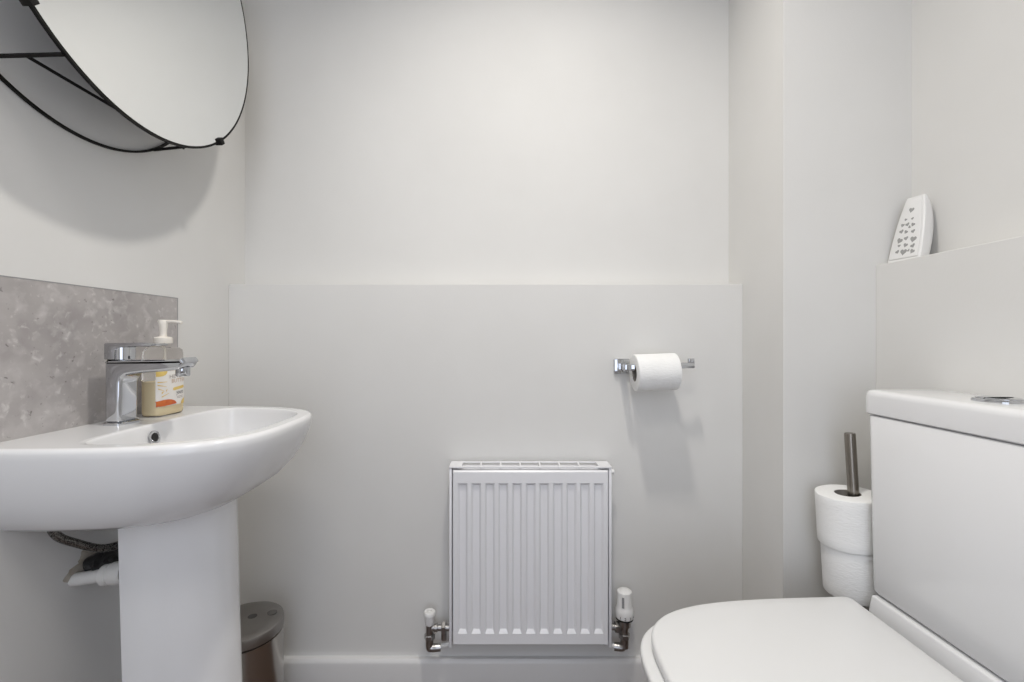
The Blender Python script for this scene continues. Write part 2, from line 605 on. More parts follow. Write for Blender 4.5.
loft(bm, [uring(0.0, 0.020, 1.05), uring(0.03, 0.018, 1.03), uring(0.15, 0.013, 1.01), uring(0.4, 0.006, 1.0), uring(0.58, 0.001), uring(0.638, 0.0)])
obj('pedestal', bm, M['ceramic'], ba, smooth=50)
bm = nb()
t = nb()
lathe(t, [(0.0070, 0.0), (0.0105, 0.0), (0.0118, 0.0012), (0.0112, 0.0026), (0.0095, 0.003), (0.0076, 0.0022), (0.0070, 0.0)], (0, 0, 0), 'X', 40, cap=False)
ovp = Matrix.Translation((-0.5995, 0.777, 0.7335)) @ Matrix.Rotation(math.radians(-14), 4, 'Y')
merge(bm, t, ovp)
ov = obj('overflow_ring', bm, M['chrome'], ba)
ov['label'] = 'chrome overflow ring'
bm = nb()
t = nb()
lathe(t, [(0.0074, 0.0002), (0.0074, 0.0012)], (0, 0, 0), 'X', 32)
merge(bm, t, ovp)
obj('overflow_hole', bm, M['dark'], ov)
bm = nb()
lathe(bm, [(0.030, 0.6565), (0.030, 0.659), (0.026, 0.6605), (0.014, 0.6608)], (-0.4985, YC, 0), 'Z', 40)
obj('drain', bm, M['chrome'], ba)['label'] = 'chrome drain'

# ------------------------------------------------------------------ mixer tap
YT = 0.789
tp = thing('mixer_tap', 'chrome single-lever mixer tap standing on the basin deck', 'tap', (-0.668, YT, ZD))
bm = nb()
loft(bm, [rrect(-0.690, -0.6555, YT - 0.024, YT + 0.024, 0.010, ZD), rrect(-0.690, -0.6555, YT - 0.024, YT + 0.024, 0.010, ZD + 0.003),
          rrect(-0.690, -0.6555, YT - 0.024, YT + 0.024, 0.010, ZD + 0.0045, inset=0.002)])
obj('base_plate', bm, M['chrome'], tp)
ZT = 0.8662
poly = [(-0.686, ZD + 0.003), (-0.686, ZT - 0.002), (-0.684, ZT), (-0.60, ZT), (-0.5680, ZT + 0.0010), (-0.5530, ZT + 0.0015), (-0.5510, ZT - 0.0010), (-0.5555, ZT - 0.0115),
        (-0.5630, ZT - 0.0170), (-0.590, ZT - 0.0198), (-0.620, ZT - 0.0218), (-0.6400, ZT - 0.0235), (-0.6500, ZT - 0.0258), (-0.6560, ZT - 0.0300), (-0.6590, ZT - 0.040), (-0.6600, ZD + 0.003)]
bm = nb()
prism(bm, poly, YT - 0.0205, YT + 0.0205, 0.0062, 5)
obj('body', bm, M['chrome'], tp, smooth=40)
bm = nb()
lathe(bm, [(0.0098, 0.8375), (0.0108, 0.8390), (0.0108, 0.8530)], (-0.5665, YT, 0), 'Z', 36)
obj('aerator', bm, M['chrome'], tp)
bm = nb()
lathe(bm, [(0.0172, ZT + 0.0005), (0.0172, 0.8875)], (-0.6700, YT, 0), 'Z', 48)
obj('cartridge_housing', bm, M['chrome'], tp)
bm = nb()
prism(bm, [(-0.687, ZT + 0.0004), (-0.687, 0.8935), (-0.685, 0.8950), (-0.625, 0.8957), (-0.611, 0.8947), (-0.6045, 0.8925), (-0.6070, 0.8900), (-0.614, 0.8880), (-0.628, 0.8890), (-0.648, 0.8885),
           (-0.664, 0.8870), (-0.668, 0.8830), (-0.6690, ZT + 0.0004)], YT - 0.0195, YT + 0.0195, 0.0016, 2)
obj('lever', bm, M['chrome'], tp)

tp.location.x += 0.0080

# ------------------------------------------------------------------ soap dispenser (label faces the room)
SX, SY = -0.6640, 0.8840
so = thing('soap_dispenser', 'clear pump bottle of cream soap with a yellow and white label behind the tap', 'soap bottle', (SX, SY, ZD))


def bsec(z, k=1.0, n=64, p=3.6):
    out = []
    for i in range(n):
        t = 2 * PI * i / n
        c, s = math.cos(t), math.sin(t)
        out.append((SX + 0.0205 * k * math.copysign(abs(c) ** (2 / p), c), SY + 0.0380 * k * math.copysign(abs(s) ** (2 / p), s), z))
    return out


def bpt(y, z, off):
    """a point on the label face of the bottle"""
    v = min(abs(y) / 0.0380, 0.999)
    return (SX + 0.0205 * (1 - v ** 3.6) ** (1 / 3.6) + off, SY + y, z)


bm = nb()
loft(bm, [bsec(ZD + 0.0006, 0.90), bsec(ZD + 0.003, 0.97), bsec(ZD + 0.008, 1.0), bsec(ZD + 0.109, 1.0), bsec(ZD + 0.119, 0.985), bsec(ZD + 0.1255, 0.93), bsec(ZD + 0.129, 0.80), bsec(ZD + 0.1305, 0.6)])
lathe(bm, [(0.0125, ZD + 0.129), (0.0125, ZD + 0.142)], (SX, SY, 0), 'Z', 32)
obj('bottle', bm, M['clear'], so, smooth=50)
bm = nb()
loft(bm, [bsec(ZD + 0.0022, 0.87), bsec(ZD + 0.005, 0.94), bsec(ZD + 0.009, 0.965), bsec(ZD + 0.0655, 0.965)])
obj('liquid_soap', bm, M['cream_soap'], so, smooth=50)['label'] = 'cream liquid soap filling half the bottle'
bm = nb()
lathe(bm, [(0.0150, 0.1380), (0.0155, 0.1395), (0.0155, 0.1480), (0.0140, 0.1500), (0.0064, 0.1515), (0.0060, 0.153), (0.0062, 0.163), (0.0078, 0.1750), (0.0082, 0.1825), (0.0076, 0.1835)], (SX, SY, ZD), 'Z', 32)
tube(bm, smooth_path([(SX, SY, ZD + 0.1800), (SX + 0.018, SY, ZD + 0.1805), (SX + 0.032, SY, ZD + 0.1790), (SX + 0.035, SY, ZD + 0.1770)], 6), 0.0030, 12)
tube(bm, [(SX - 0.009, SY, ZD + 0.1800), (SX, SY, ZD + 0.1800)], 0.0028, 12)
obj('pump', bm, M['pump'], so)['label'] = 'off-white pump head with a straight nozzle'
bm = nb()
tube(bm, [(SX, SY, ZD + 0.012), (SX, SY, ZD + 0.134)], 0.0022, 10)
obj('dip_tube', bm, M['pump'], so)


def patch(f, nu, nv):
    bm = nb()
    G = [[bm.verts.new(f(i / nu, j / nv)) for i in range(nu + 1)] for j in range(nv + 1)]
    for j in range(nv):
        for i in range(nu):
            bm.faces.new((G[j][i], G[j][i + 1], G[j + 1][i + 1], G[j + 1][i]))
    return bm


LZ0, LZ1 = ZD + 0.0190, ZD + 0.0865
LY0, LY1 = -0.0362, 0.0362
lb = obj('label', patch(lambda u, v: bpt(LY0 + (LY1 - LY0) * u, LZ0 + (LZ1 - LZ0) * v, 0.0004), 40, 4), M['label_white'], so)
lb['label'] = 'white and yellow printed label'


def on_label(poly, off):
    """flat shape given in label coordinates 0..1 wrapped on the label"""
    t = nb()
    vs = [t.verts.new((LY0 + (LY1 - LY0) * u, LZ0 + (LZ1 - LZ0) * v, 0)) for u, v in poly]
    t.faces.new(vs)
    bmesh.ops.triangulate(t, faces=t.faces)
    bmesh.ops.subdivide_edges(t, edges=list(t.edges), cuts=5, use_grid_fill=True)
    for v in t.verts:
        v.co = Vector(bpt(v.co.x, v.co.y, off + 0.0003))
    return t


def arc(cx, cy, rx, ry, a0, a1, n=16):
    return [(cx + rx * math.cos(math.radians(a0 + (a1 - a0) * k / n)), cy + ry * math.sin(math.radians(a0 + (a1 - a0) * k / n))) for k in range(n + 1)]


bm = nb()
merge(bm, on_label([(0, 1), (0, 0.84)] + arc(0.04, 0.97, 0.22, 0.13, -90, 12) + [(0.25, 1)], 0.0007))
merge(bm, on_label([(1, 0.0), (1, 0.17)] + arc(1.0, 0.0, 0.24, 0.17, 90, 180)[1:] , 0.0007))
for u, v, l, a in ((0.02, 0.68, 0.24, 0), (0.02, 0.60, 0.22, -14), (0.03, 0.50, 0.16, -28), (0.10, 0.27, 0.24, 22), (0.10, 0.37, 0.07, 40), (0.22, 0.42, 0.06, 50)):
    c, s = math.cos(math.radians(a)), math.sin(math.radians(a))
    h = 0.014 if l > 0.1 else 0.03
    merge(bm, on_label([(u, v - h), (u + l * c, v + l * s - h * .3), (u + l * c, v + l * s + h * .3), (u, v + h)], 0.0007))
merge(bm, on_label(arc(0.50, 0.455, 0.045, 0.042, 90, 270, 8) + arc(0.86, 0.495, 0.045, 0.042, -90, 90, 8), 0.0007))
obj('yellow_print', bm, M['label_yellow'], lb)
bm = nb()
merge(bm, on_label([(0, 0.0), (0.58, 0.035)] + arc(0.22, 0.03, 0.36, 0.155, 0, 130, 14) + [(0, 0.13)], 0.0009))
obj('orange_print', bm, M['label_orange'], lb)
bm = nb()
merge(bm, on_label(arc(0.72, 1.0, 0.16, 0.075, 180, 360, 12), 0.0008))
obj('red_print', bm, M['label_red'], lb)
bm = nb()
for v in (0.175, 0.215):
    merge(bm, on_label([(0.60, v), (0.84, v + 0.012), (0.84, v + 0.026), (0.60, v + 0.014)], 0.0008))
obj('grey_print', bm, M['label_grey'], lb)


def text_bm(s, size):
    cu = bpy.data.curves.new('txt', 'FONT')
    cu.body = s
    cu.size = size
    cu.resolution_u = 3
    o = bpy.data.objects.new('txt', cu)
    C.objects.link(o)
    dg = bpy.context.evaluated_depsgraph_get()
    me = bpy.data.meshes.new_from_object(o.evaluated_get(dg))
    bm = nb()
    bm.from_mesh(me)
    bpy.data.objects.remove(o)
    bpy.data.curves.remove(cu)
    bpy.data.meshes.remove(me)
    return bm


def label_text(s, u0, u1, v, vh, m, name, slope=0.0):
    bm = text_bm(s, 1.0)
    w = max(x.co.x for x in bm.verts)
    h = max(x.co.y for x in bm.verts)
    for q in bm.verts:
        u = u0 + (u1 - u0) * q.co.x / w
        vv = v + vh * q.co.y / h + slope * (u - u0)
        q.co = Vector(bpt(LY0 + (LY1 - LY0) * u, LZ0 + (LZ1 - LZ0) * vv, 0.0011))
    return obj(name, bm, m, lb, smooth=0)


label_text('HEVEA', 0.32, 0.90, 0.765, 0.105, M['label_grey'], 'title_print', 0.02)
label_text('BUTTER', 0.40, 0.96, 0.635, 0.105, M['label_tan'], 'subtitle_print', 0.02)
label_text('yours', 0.58, 0.86, 0.29, 0.085, M['label_navy'], 'script_print', 0.06)

# ------------------------------------------------------------------ plumbing under the basin
hose = thing('braided_hose', 'grey braided metal hose curving behind the pedestal under the basin', 'hose', (-0.68, 0.70, 0.60))
bm = nb()
tube(bm, smooth_path([(-0.684, 0.672, 0.680), (-0.684, 0.678, 0.645), (-0.681, 0.689, 0.606), (-0.670, 0.711, 0.5825), (-0.655, 0.742, 0.5605), (-0.636, 0.772, 0.5590), (-0.61, 0.80, 0.561)], 10), 0.0062, 12)
obj('hose', bm, M['braid'], hose)
bm = nb()
tube(bm, [(-0.684, 0.671, 0.690), (-0.684, 0.673, 0.672)], 0.0085, 12)
obj('ferrule', bm, M['dull_brass'], hose)

wp = thing('waste_pipe', 'white plastic waste pipe running from the left wall behind the pedestal', 'pipe', (XL, 0.757, 0.502))
dp = Vector((0.080, 0.004, 0.011))
p0 = Vector((XL - 0.0, 0.757, 0.501))


def axis_lathe(prof, p, d, n=32):
    q = Vector((0, 0, 1)).rotation_difference(Vector(d).normalized()).to_matrix().to_4x4()
    bm = nb()
    lathe(bm, prof, (0, 0, 0), 'Z', n, Matrix.Translation(p) @ q)
    return bm


obj('pipe', axis_lathe([(0.0105, 0), (0.0105, 0.13)], p0, dp), M['pipe_plastic'], wp)
obj('compression_nut', axis_lathe([(0.0125, 0.046), (0.0165, 0.050), (0.0168, 0.060), (0.0150, 0.0615), (0.0150, 0.063), (0.0180, 0.0645), (0.0185, 0.080), (0.0165, 0.084)], p0, dp, 24), M['pipe_plastic'], wp)
bm = nb()
bmesh.ops.create_icosphere(bm, subdivisions=4, radius=1.0)
for v in bm.verts:
    d = 1 + 0.14 * math.sin(5 * v.co.x + 2 * v.co.z) * math.cos(6 * v.co.y + 1) + 0.05 * math.sin(17 * v.co.x + 11 * v.co.y)
    v.co = Vector((-0.686 + 0.036 * v.co.x * d, 0.800 + 0.042 * v.co.y * d, 0.5175 + 0.0200 * v.co.z * d))
    v.co.x = max(v.co.x, XL + 0.001)
obj('pipe_sleeve', bm, M['black_rubber'], wp)['label'] = 'ragged black foam sleeve at the wall'
bm = nb()
bmesh.ops.create_icosphere(bm, subdivisions=4, radius=1.0)
for v in bm.verts:
    d = 1 + 0.2 * math.sin(4 * v.co.y + 3 * v.co.z) + 0.06 * math.sin(13 * v.co.z + 9 * v.co.y)
    v.co = Vector((XL + 0.004 * max(v.co.x, 0) + 0.0003, 0.797 + 0.048 * v.co.y * d, 0.514 + 0.026 * v.co.z * d))
obj('wall_filler', bm, M['putty'], wp)['label'] = 'stained patch of wall filler'

# ------------------------------------------------------------------ pedal bin behind the pedestal
BX, BY, BR, BZ = -0.588, 1.029, 0.080, 0.266
bn = thing('pedal_bin', 'round stainless steel bin with a dull lid behind the basin pedestal', 'bin', (BX, BY, 0))
bm = nb()
lathe(bm, [(BR - 0.004, 0.0), (BR - 0.001, 0.003), (BR - 0.001, 0.239), (BR - 0.004, 0.2405)], (BX, BY, 0), 'Z', 72)
obj('body', bm, M['steel'], bn)
bm = nb()
lathe(bm, [(BR - 0.004, 0.2425), (BR, 0.2435), (BR, BZ - 0.006), (BR - 0.0015, BZ - 0.002), (BR - 0.006, BZ), (BR - 0.02, BZ + 0.0015), (BR * 0.5, BZ + 0.003), (0.002, BZ + 0.0035)], (BX, BY, 0), 'Z', 72)
ld = obj('lid', bm, M['lid_steel'], bn)
for dx, dy in ((0.011, 0.010), (0.048, 0.026)):
    bm = nb()
    lathe(bm, [(0.0105, 0.0), (0.0105, 0.0036), (0.009, 0.0042), (0.001, 0.0043)], (0, 0, 0), 'Z', 24, Matrix.Translation((BX + dx, BY + dy, BZ - 0.0005)))
    obj('lid_stud', bm, M['stud_grey'], ld)['label'] = 'small grey stud on the lid'
bm = nb()
prism(bm, [(BX - 0.02, BY - BR - 0.035), (BX + 0.02, BY - BR - 0.035), (BX + 0.02, BY - BR + 0.01), (BX - 0.02, BY - BR + 0.01)], 0.016, 0.022, 0.002, 2, plane='XY')
obj('pedal', bm, M['steel'], bn)

# ------------------------------------------------------------------ radiator
RX0, RX1, RY = -0.1378, 0.2632, 1.118
ra = thing('radiator', 'small white panel radiator on the back wall between two valves', 'radiator', (0.063, 1.15, 0.143))
px0, px1, pz0, pz1 = -0.1290, 0.2545, 0.1495, 0.5790
xs = [px0, px0 + 0.002]
dep = {}
cents = [-0.1044 + 0.03346 * i for i in range(11)]
for c in cents:
    xs += [c - 0.0122, c - 0.0074, c + 0.0074, c + 0.0122]
xs += [px1 - 0.002, px1]
zsr = [pz0, pz0 + 0.003, 0.1780, 0.1870, 0.5420, 0.5480, pz1 - 0.004, pz1]
bm = nb()


def depth(x, z):
    e = 0.0
    if x in (px0, px1) or z in (pz0, pz1):
        e = 0.004
    for c in cents:
        if abs(x - c) < 0.008 and 0.18 < z < 0.545:
            return 0.0060
    return e




def wide(x, z):
    """recess ends fan out to the full width of the flute"""
    if z in (0.1780, 0.5480):
        for c in cents:
            if abs(x - c) < 0.008:
                return c + (x - c) * 0.0114 / 0.0074
    return x


G = [[bm.verts.new((wide(x, z), RY + depth(x, z), z)) for x in xs] for z in zsr]
for j in range(len(zsr) - 1):
    for i in range(len(xs) - 1):
        bm.faces.new((G[j][i], G[j][i + 1], G[j + 1][i + 1], G[j + 1][i]))
edge = [e for e in bm.edges if len(e.link_faces) == 1]
r = bmesh.ops.extrude_edge_only(bm, edges=edge)
for v in [g for g in r['geom'] if isinstance(g, bmesh.types.BMVert)]:
    v.co.y = RY + 0.014
obj('front_panel', bm, M['radiator'], ra, smooth=12)
for x0, x1 in ((RX0, RX0 + 0.0065), (RX1 - 0.0065, RX1)):
    bm = nb()
    bx(bm, x0, x1, RY + 0.0035, 1.172, 0.1405, 0.5835, 0.0012)
    obj('side_panel', bm, M['radiator'], ra)
bm = nb()
gz0, gz1 = 0.5838, 0.5880
slots = [(-0.107 + 0.0491 * i, -0.107 + 0.0491 * i + 0.0450) for i in range(7)]
bx(bm, RX0, RX1, RY + 0.002, 1.1285, gz0, gz1, 0.0008)
bx(bm, RX0, RX1, 1.1665, 1.173, gz0, gz1, 0.0008)
ed = [RX0] + [v for s_ in slots for v in s_] + [RX1]
for i in range(0, len(ed), 2):
    bx(bm, ed[i], ed[i + 1], 1.1285, 1.1665, gz0, gz1)
obj('top_grille', bm, M['radiator'], ra)
bm = nb()
n = 34
pts = []
for i in range(n + 1):
    x = RX0 + 0.010 + (RX1 - RX0 - 0.020) * i / n
    y = 1.137 if i % 2 else 1.160
    pts.append((x, y))
A = [bm.verts.new((x, y, 0.170)) for x, y in pts]
B = [bm.verts.new((x, y, 0.572)) for x, y in pts]
for i in range(n):
    bm.faces.new((A[i], A[i + 1], B[i + 1], B[i]))
obj('convector_fins', bm, M['radiator'], ra, smooth=0)
bm = nb()
bx(bm, RX0 + 0.007, RX1 - 0.007, 1.163, 1.170, 0.150, 0.580)
bx(bm, RX0 + 0.007, RX1 - 0.007, 1.134, 1.163, 0.5740, 0.5755)
obj('back_panel', bm, M['radiator'], ra)
for x in (-0.06, 0.185):
    bm = nb()
    bx(bm, x - 0.012, x + 0.012, 1.170, YBL, 0.20, 0.53)
    obj('bracket', bm, M['radiator'], ra)
bm = nb()
lathe(bm, [(0.0045, 0.0), (0.0045, 0.004), (0.0062, 0.0045), (0.0066, 0.011), (0.005, 0.0125)], (RX1 - 0.001, 1.146, 0.5685), 'X', 24)
obj('bleed_valve', bm, M['white_plastic'], ra)


def nut(bm, p, d, r, l, n=6):
    q = Vector((0, 0, 1)).rotation_difference(Vector(d)).to_matrix().to_4x4()
    lathe(bm, [(r * .9, 0), (r, l * .12), (r, l * .88), (r * .9, l)], (0, 0, 0), 'Z', n, Matrix.Translation(p) @ q)


VY = 1.143
lx = -0.1895
lv = thing('lockshield_valve', 'small radiator valve with a white plastic cap left of the radiator', 'valve', (lx, VY, 0.14))
bm = nb()
lathe(bm, [(0.0105, 0.186), (0.0118, 0.189), (0.0132, 0.209), (0.0146, 0.2105), (0.0146, 0.2165), (0.0130, 0.2190), (0.0060, 0.2190), (0.0055, 0.216)], (lx, VY, 0), 'Z', 32)
obj('cap', bm, M['white_plastic'], lv)['label'] = 'white plastic cap'
bm = nb()
lathe(bm, [(0.0095, 0.140), (0.0095, 0.190)], (lx, VY, 0), 'Z', 28)
lathe(bm, [(0.0080, 0.0), (0.0080, 0.012), (0.0105, 0.013), (0.0105, 0.020), (0.0078, 0.021), (0.0078, RX0 - lx + 0.001)], (lx, VY, 0.1775), 'X', 28)
obj('valve_body', bm, M['dull_brass'], lv)
bm = nb()
nut(bm, (lx, VY, 0.149), (0, 0, 1), 0.0135, 0.013)
obj('collar_nut', bm, M['dull_brass'], lv)
bm = nb()
nut(bm, (lx + 0.031, VY, 0.1775), (1, 0, 0), 0.0150, 0.010)
lathe(bm, [(0.0068, 0.148), (0.0068, 0.170)], (lx + 0.036, VY, 0), 'Z', 20)
obj('union_nut', bm, M['dull_brass'], lv)
bm = nb()
tube(bm, smooth_path([(lx, VY, 0.150), (lx, VY, 0.129), (lx + 0.006, VY, 0.127), (lx + 0.016, VY + 0.002, 0.126), (lx + 0.027, VY + 0.004, 0.126)], 6), 0.0098, 16)
obj('elbow', bm, M['dull_brass'], lv)
bm = nb()
tube(bm, smooth_path([(lx + 0.022, VY + 0.004, 0.127), (lx + 0.045, VY + 0.012, 0.128), (lx + 0.062, VY + 0.026, 0.129), (lx + 0.068, YBL, 0.129)], 6), 0.0060, 14)
obj('feed_pipe', bm, M['white_plastic'], lv)['label'] = 'white painted feed pipe'

tx = 0.3000
tv = thing('thermostatic_valve', 'white thermostatic radiator valve with a numbered dial right of the radiator', 'valve', (tx, VY, 0.13))
bm = nb()
prof = [(0.0205, 0.2050), (0.0225, 0.2065), (0.0232, 0.2170), (0.0224, 0.2250), (0.0200, 0.2310), (0.0190, 0.2340), (0.0190, 0.2640), (0.0178, 0.2695), (0.0140, 0.2725), (0.0050, 0.2735)]
t = nb()
lathe(t, prof, (tx, VY, 0), 'Z', 64)
for v in t.verts:                                     # fluted grip
    if 0.233 < v.co.z < 0.267:
        a = math.atan2(v.co.y - VY, v.co.x - tx)
        k = 1 - 0.045 * max(0.0, math.cos(8 * a)) ** 2
        v.co.x = tx + (v.co.x - tx) * k
        v.co.y = VY + (v.co.y - VY) * k
merge(bm, t)
hd = obj('dial_head', bm, M['white_plastic'], tv)
hd['label'] = 'white dial head'
a = -PI / 2 - 0.42
bm = nb()
t = nb()
bx(t, 0.0170, 0.0198, -0.0028, 0.0028, 0.236, 0.262)
merge(bm, t, Matrix.Translation((tx, VY, 0)) @ Matrix.Rotation(a, 4, 'Z'))
obj('dial_pointer', bm, M['grey_plastic'], hd)
for k, ch in enumerate('1234'):
    t = text_bm(ch, 0.010)
    w = max(v.co.x for v in t.verts)
    aa = -PI / 2 - 0.72 + 0.55 * k
    for v in t.verts:
        th = aa + (v.co.x - w / 2) / 0.023
        v.co = Vector((tx + 0.0236 * math.cos(th), VY + 0.0236 * math.sin(th), 0.2085 + v.co.y))
    obj('dial_number', t, M['dark_print'], hd, smooth=0)
bm = nb()
lathe(bm, [(0.0190, 0.2005), (0.0215, 0.2015), (0.0215, 0.2050), (0.019, 0.2055)], (tx, VY, 0), 'Z', 40)
obj('base_ring', bm, M['black_rubber'], tv)['label'] = 'black base ring'
bm = nb()
lathe(bm, [(0.0105, 0.129), (0.0105, 0.180), (0.0150, 0.183), (0.0150, 0.201)], (tx, VY, 0), 'Z', 32)
lathe(bm, [(0.0078, RX1 - tx - 0.001), (0.0078, 0.0)], (tx, VY, 0.1795), 'X', 24)
obj('valve_body', bm, M['dull_brass'], tv)
bm = nb()
nut(bm, (tx - 0.024, VY, 0.1795), (1, 0, 0), 0.0148, 0.011)
obj('union_nut', bm, M['dull_brass'], tv)
bm = nb()
nut(bm, (tx, VY, 0.151), (0, 0, 1), 0.0140, 0.013)
obj('collar_nut', bm, M['dull_brass'], tv)
bm = nb()
tube(bm, smooth_path([(tx, VY, 0.150), (tx, VY, 0.140), (tx - 0.006, VY, 0.129), (tx - 0.014, VY + 0.001, 0.1285), (tx - 0.025, VY + 0.003, 0.1285)], 6), 0.0100, 16)
obj('elbow', bm, M['dull_brass'], tv)
bm = nb()
tube(bm, smooth_path([(tx - 0.020, VY + 0.003, 0.129), (tx - 0.040, VY + 0.010, 0.129), (tx - 0.054, VY + 0.024, 0.129), (tx - 0.058, YBL, 0.129)], 6), 0.0060, 14)
obj('feed_pipe', bm, M['white_plastic'], tv)['label'] = 'white painted feed pipe'

# ------------------------------------------------------------------ toilet roll holder and its roll
HZ = 0.832
tilt = Matrix.Translation((0.30, 0, HZ)) @ Matrix.Rotation(math.radians(-2.2), 4, 'Y') @ Matrix.Translation((-0.30, 0, -HZ))
AY = 1.118
rh = thing('roll_holder', 'chrome open-arm toilet roll holder fixed to the back wall', 'toilet roll holder', (0.30, YBL, HZ))
bm = nb()
bx(bm, 0.2815, 0.3215, YBL - 0.0095, YBL, HZ - 0.0180, HZ + 0.0195, 0.002, 3)
obj('wall_plate', bm, M['chrome'], rh)
bm = nb()
bx(bm, 0.2930, 0.3090, AY - 0.008, YBL - 0.009, HZ - 0.008, HZ + 0.008, 0.0012)
obj('post', bm, M['chrome'], rh)
bm = nb()
bx(bm, 0.2930, 0.4640, AY - 0.006, AY + 0.006, HZ - 0.0070, HZ + 0.0070, 0.001)
bm.transform(tilt)
obj('arm', bm, M['chrome'], rh)
bm = nb()
bx(bm, 0.4510, 0.4640, AY - 0.006, AY + 0.006, HZ + 0.0068, HZ + 0.0165, 0.001)
bm.transform(tilt)
obj('end_stop', bm, M['chrome'], rh)


def roll(name, label, mtx, loc, r, r_in, length, group=None):
    o = thing(name, label, 'toilet roll', loc, group)
    bm = nb()
    pipe_roll(bm, r, r_in + 0.0012, 0, length, rnd=0.002)
    bm.transform(mtx)
    obj('paper', bm, M['paper'], o, smooth=50)
    bm = nb()
    pipe_roll(bm, r_in + 0.0012, r_in, 0.0005, length - 0.0005, 48, 0.0002)
    bm.transform(mtx)
    obj('cardboard_core', bm, M['card'], o)['label'] = 'grey cardboard tube'
    return o


rz = HZ + 0.0070 - 0.0205
mt = tilt @ Matrix.Translation((0.3170, AY, rz)) @ Matrix.Rotation(PI / 2, 4, 'Y')
roll('toilet_roll', 'part-used white toilet roll hanging on the chrome holder', mt, (0.375, AY, rz), 0.0452, 0.0200, 0.1010)

# ------------------------------------------------------------------ air freshener on the right-hand ledge
af = thing('air_freshener', 'white tapering air freshener with heart-shaped vents on the right-hand ledge', 'air freshener', (0.868, 0.972, ZR))
lean = Matrix.Translation((0.862, 0.972, ZR)) @ Matrix.Rotation(math.radians(11), 4, 'Y') @ Matrix.Rotation(math.radians(4), 4, 'Z')
HA = 0.140


def afw(t):                                    # half width along the height
    return 0.0370 - 0.0050 * t - 0.0125 * t ** 2.6


def afd(t):                                    # depth of the rounded back
    return 0.003 + 0.029 * math.sqrt(max(0.0, 1 - (abs(t - 0.36) / 0.66) ** 2.2))


bm = nb()
rings = []
for k in range(25):
    t = k / 24
    w, d, z = afw(t), afd(t), HA * t
    r_ = []
    r_ += [(-0.014, -w + 0.002, z), (-0.014, w - 0.002, z), (-0.012, w, z)]
    for i in range(1, 12):
        a = PI / 2 - PI * i / 12
        r_.append((-0.012 + d * max(0, math.cos(a)) ** 0.55, w * math.copysign(abs(math.sin(a)) ** 0.55, math.sin(a)), z))
    r_ += [(-0.012, -w, z)]
    rings.append(r_)
loft(bm, rings)
bm.transform(lean)
obj('body', bm, M['white_plastic'], af, smooth=40)
bm = nb()
fp = [(-afw(0.04) + 0.004, 0.006)] + [(-afw(t / 10) + 0.0045, HA * t / 10) for t in range(1, 10)] + [(-afw(0.95) + 0.005, HA * 0.957)]
fp = fp + [(-y, z) for y, z in fp[::-1]]
prism(bm, fp, -0.0158, -0.0138, 0.0008, 2, plane='YZ')
bm.transform(lean)
fc = obj('front_grille', bm, M['white_plastic'], af)


def heart(s, n=28):
    P = []
    for k in range(n):
        t = 2 * PI * k / n
        P.append((s * math.sin(t) ** 3, s * (0.8125 * math.cos(t) - 0.3125 * math.cos(2 * t) - 0.125 * math.cos(3 * t) - 0.0625 * math.cos(4 * t))))
    return P


bm = nb()
hearts = [(0, .80, .0058, 10), (-.006, .64, .0030, -30), (.009, .65, .0030, 20), (-.010, .53, .0044, 25), (.003, .555, .0044, -20), (.014, .56, .0042, 15), (-.003, .50, .0032, 60),
          (-.013, .41, .0044, -15), (.003, .425, .0042, 30), (.014, .45, .0048, -20), (-.017, .27, .0070, 10), (.0, .31, .0048, -10), (.014, .29, .0066, 25), (-.002, .19, .0050, 20),
          (-.0185, .155, .0050, -25), (.013, .20, .0034, 0), (-.020, .06, .0052, 30), (-.011, .085, .0030, -40), (.0, .075, .0074, 5), (.0145, .095, .0044, -30)]
for y, t_, s, a in hearts:
    c, sn = math.cos(math.radians(a)), math.sin(math.radians(a))
    z = HA * (0.07 + t_ * 0.9)
    P = [(y + c * u - sn * v, z + sn * u + c * v) for u, v in heart(s)]
    P = [(u, v) for u, v in P]
    prism(bm, P, -0.0162, -0.0157, plane='YZ')
bm.transform(lean)
obj('heart_vents', bm, M['vent_grey'], fc, smooth=0)['label'] = 'pattern of small grey heart-shaped vents'
# ------------------------------------------------------------------ close-coupled toilet
TY = 0.660
to = thing('toilet', 'white close-coupled toilet with its lid down against the right wall', 'toilet', (0.60, TY, 0))


def tshape(xr, xs, a, b, n, rr=0.014, taper=0.0, m=60, yc=TY):
    """plan of seat, lid and pan: rear edge at xr, straight sides to xs, then a squarish front"""
    P = []
    for k in range(m + 1):                       # near side round to far side through the front
        t = -PI / 2 + PI * k / m
        c, s = math.cos(t), math.sin(t)
        px = xs - a * abs(c) ** (2 / n)
        P.append((px, yc + (1 + taper * (px - xs) / a) * b * math.copysign(abs(s) ** (2 / n), s)))
    for k in range(9):
        t = PI / 2 - PI / 2 * k / 8
        P.append((xr - rr + rr * math.cos(t), yc + b - rr + rr * math.sin(t)))
    for k in range(9):
        t = -PI / 2 * k / 8
        P.append((xr - rr + rr * math.cos(t), yc - b + rr + rr * math.sin(t)))
    return P


def inset(P, d, z, c):
    out = []
    for x, y in P:
        v = Vector((x - c[0], y - c[1]))
        l = v.length
        v *= (l - d) / l
        out.append((c[0] + v.x, c[1] + v.y, z))
    return out


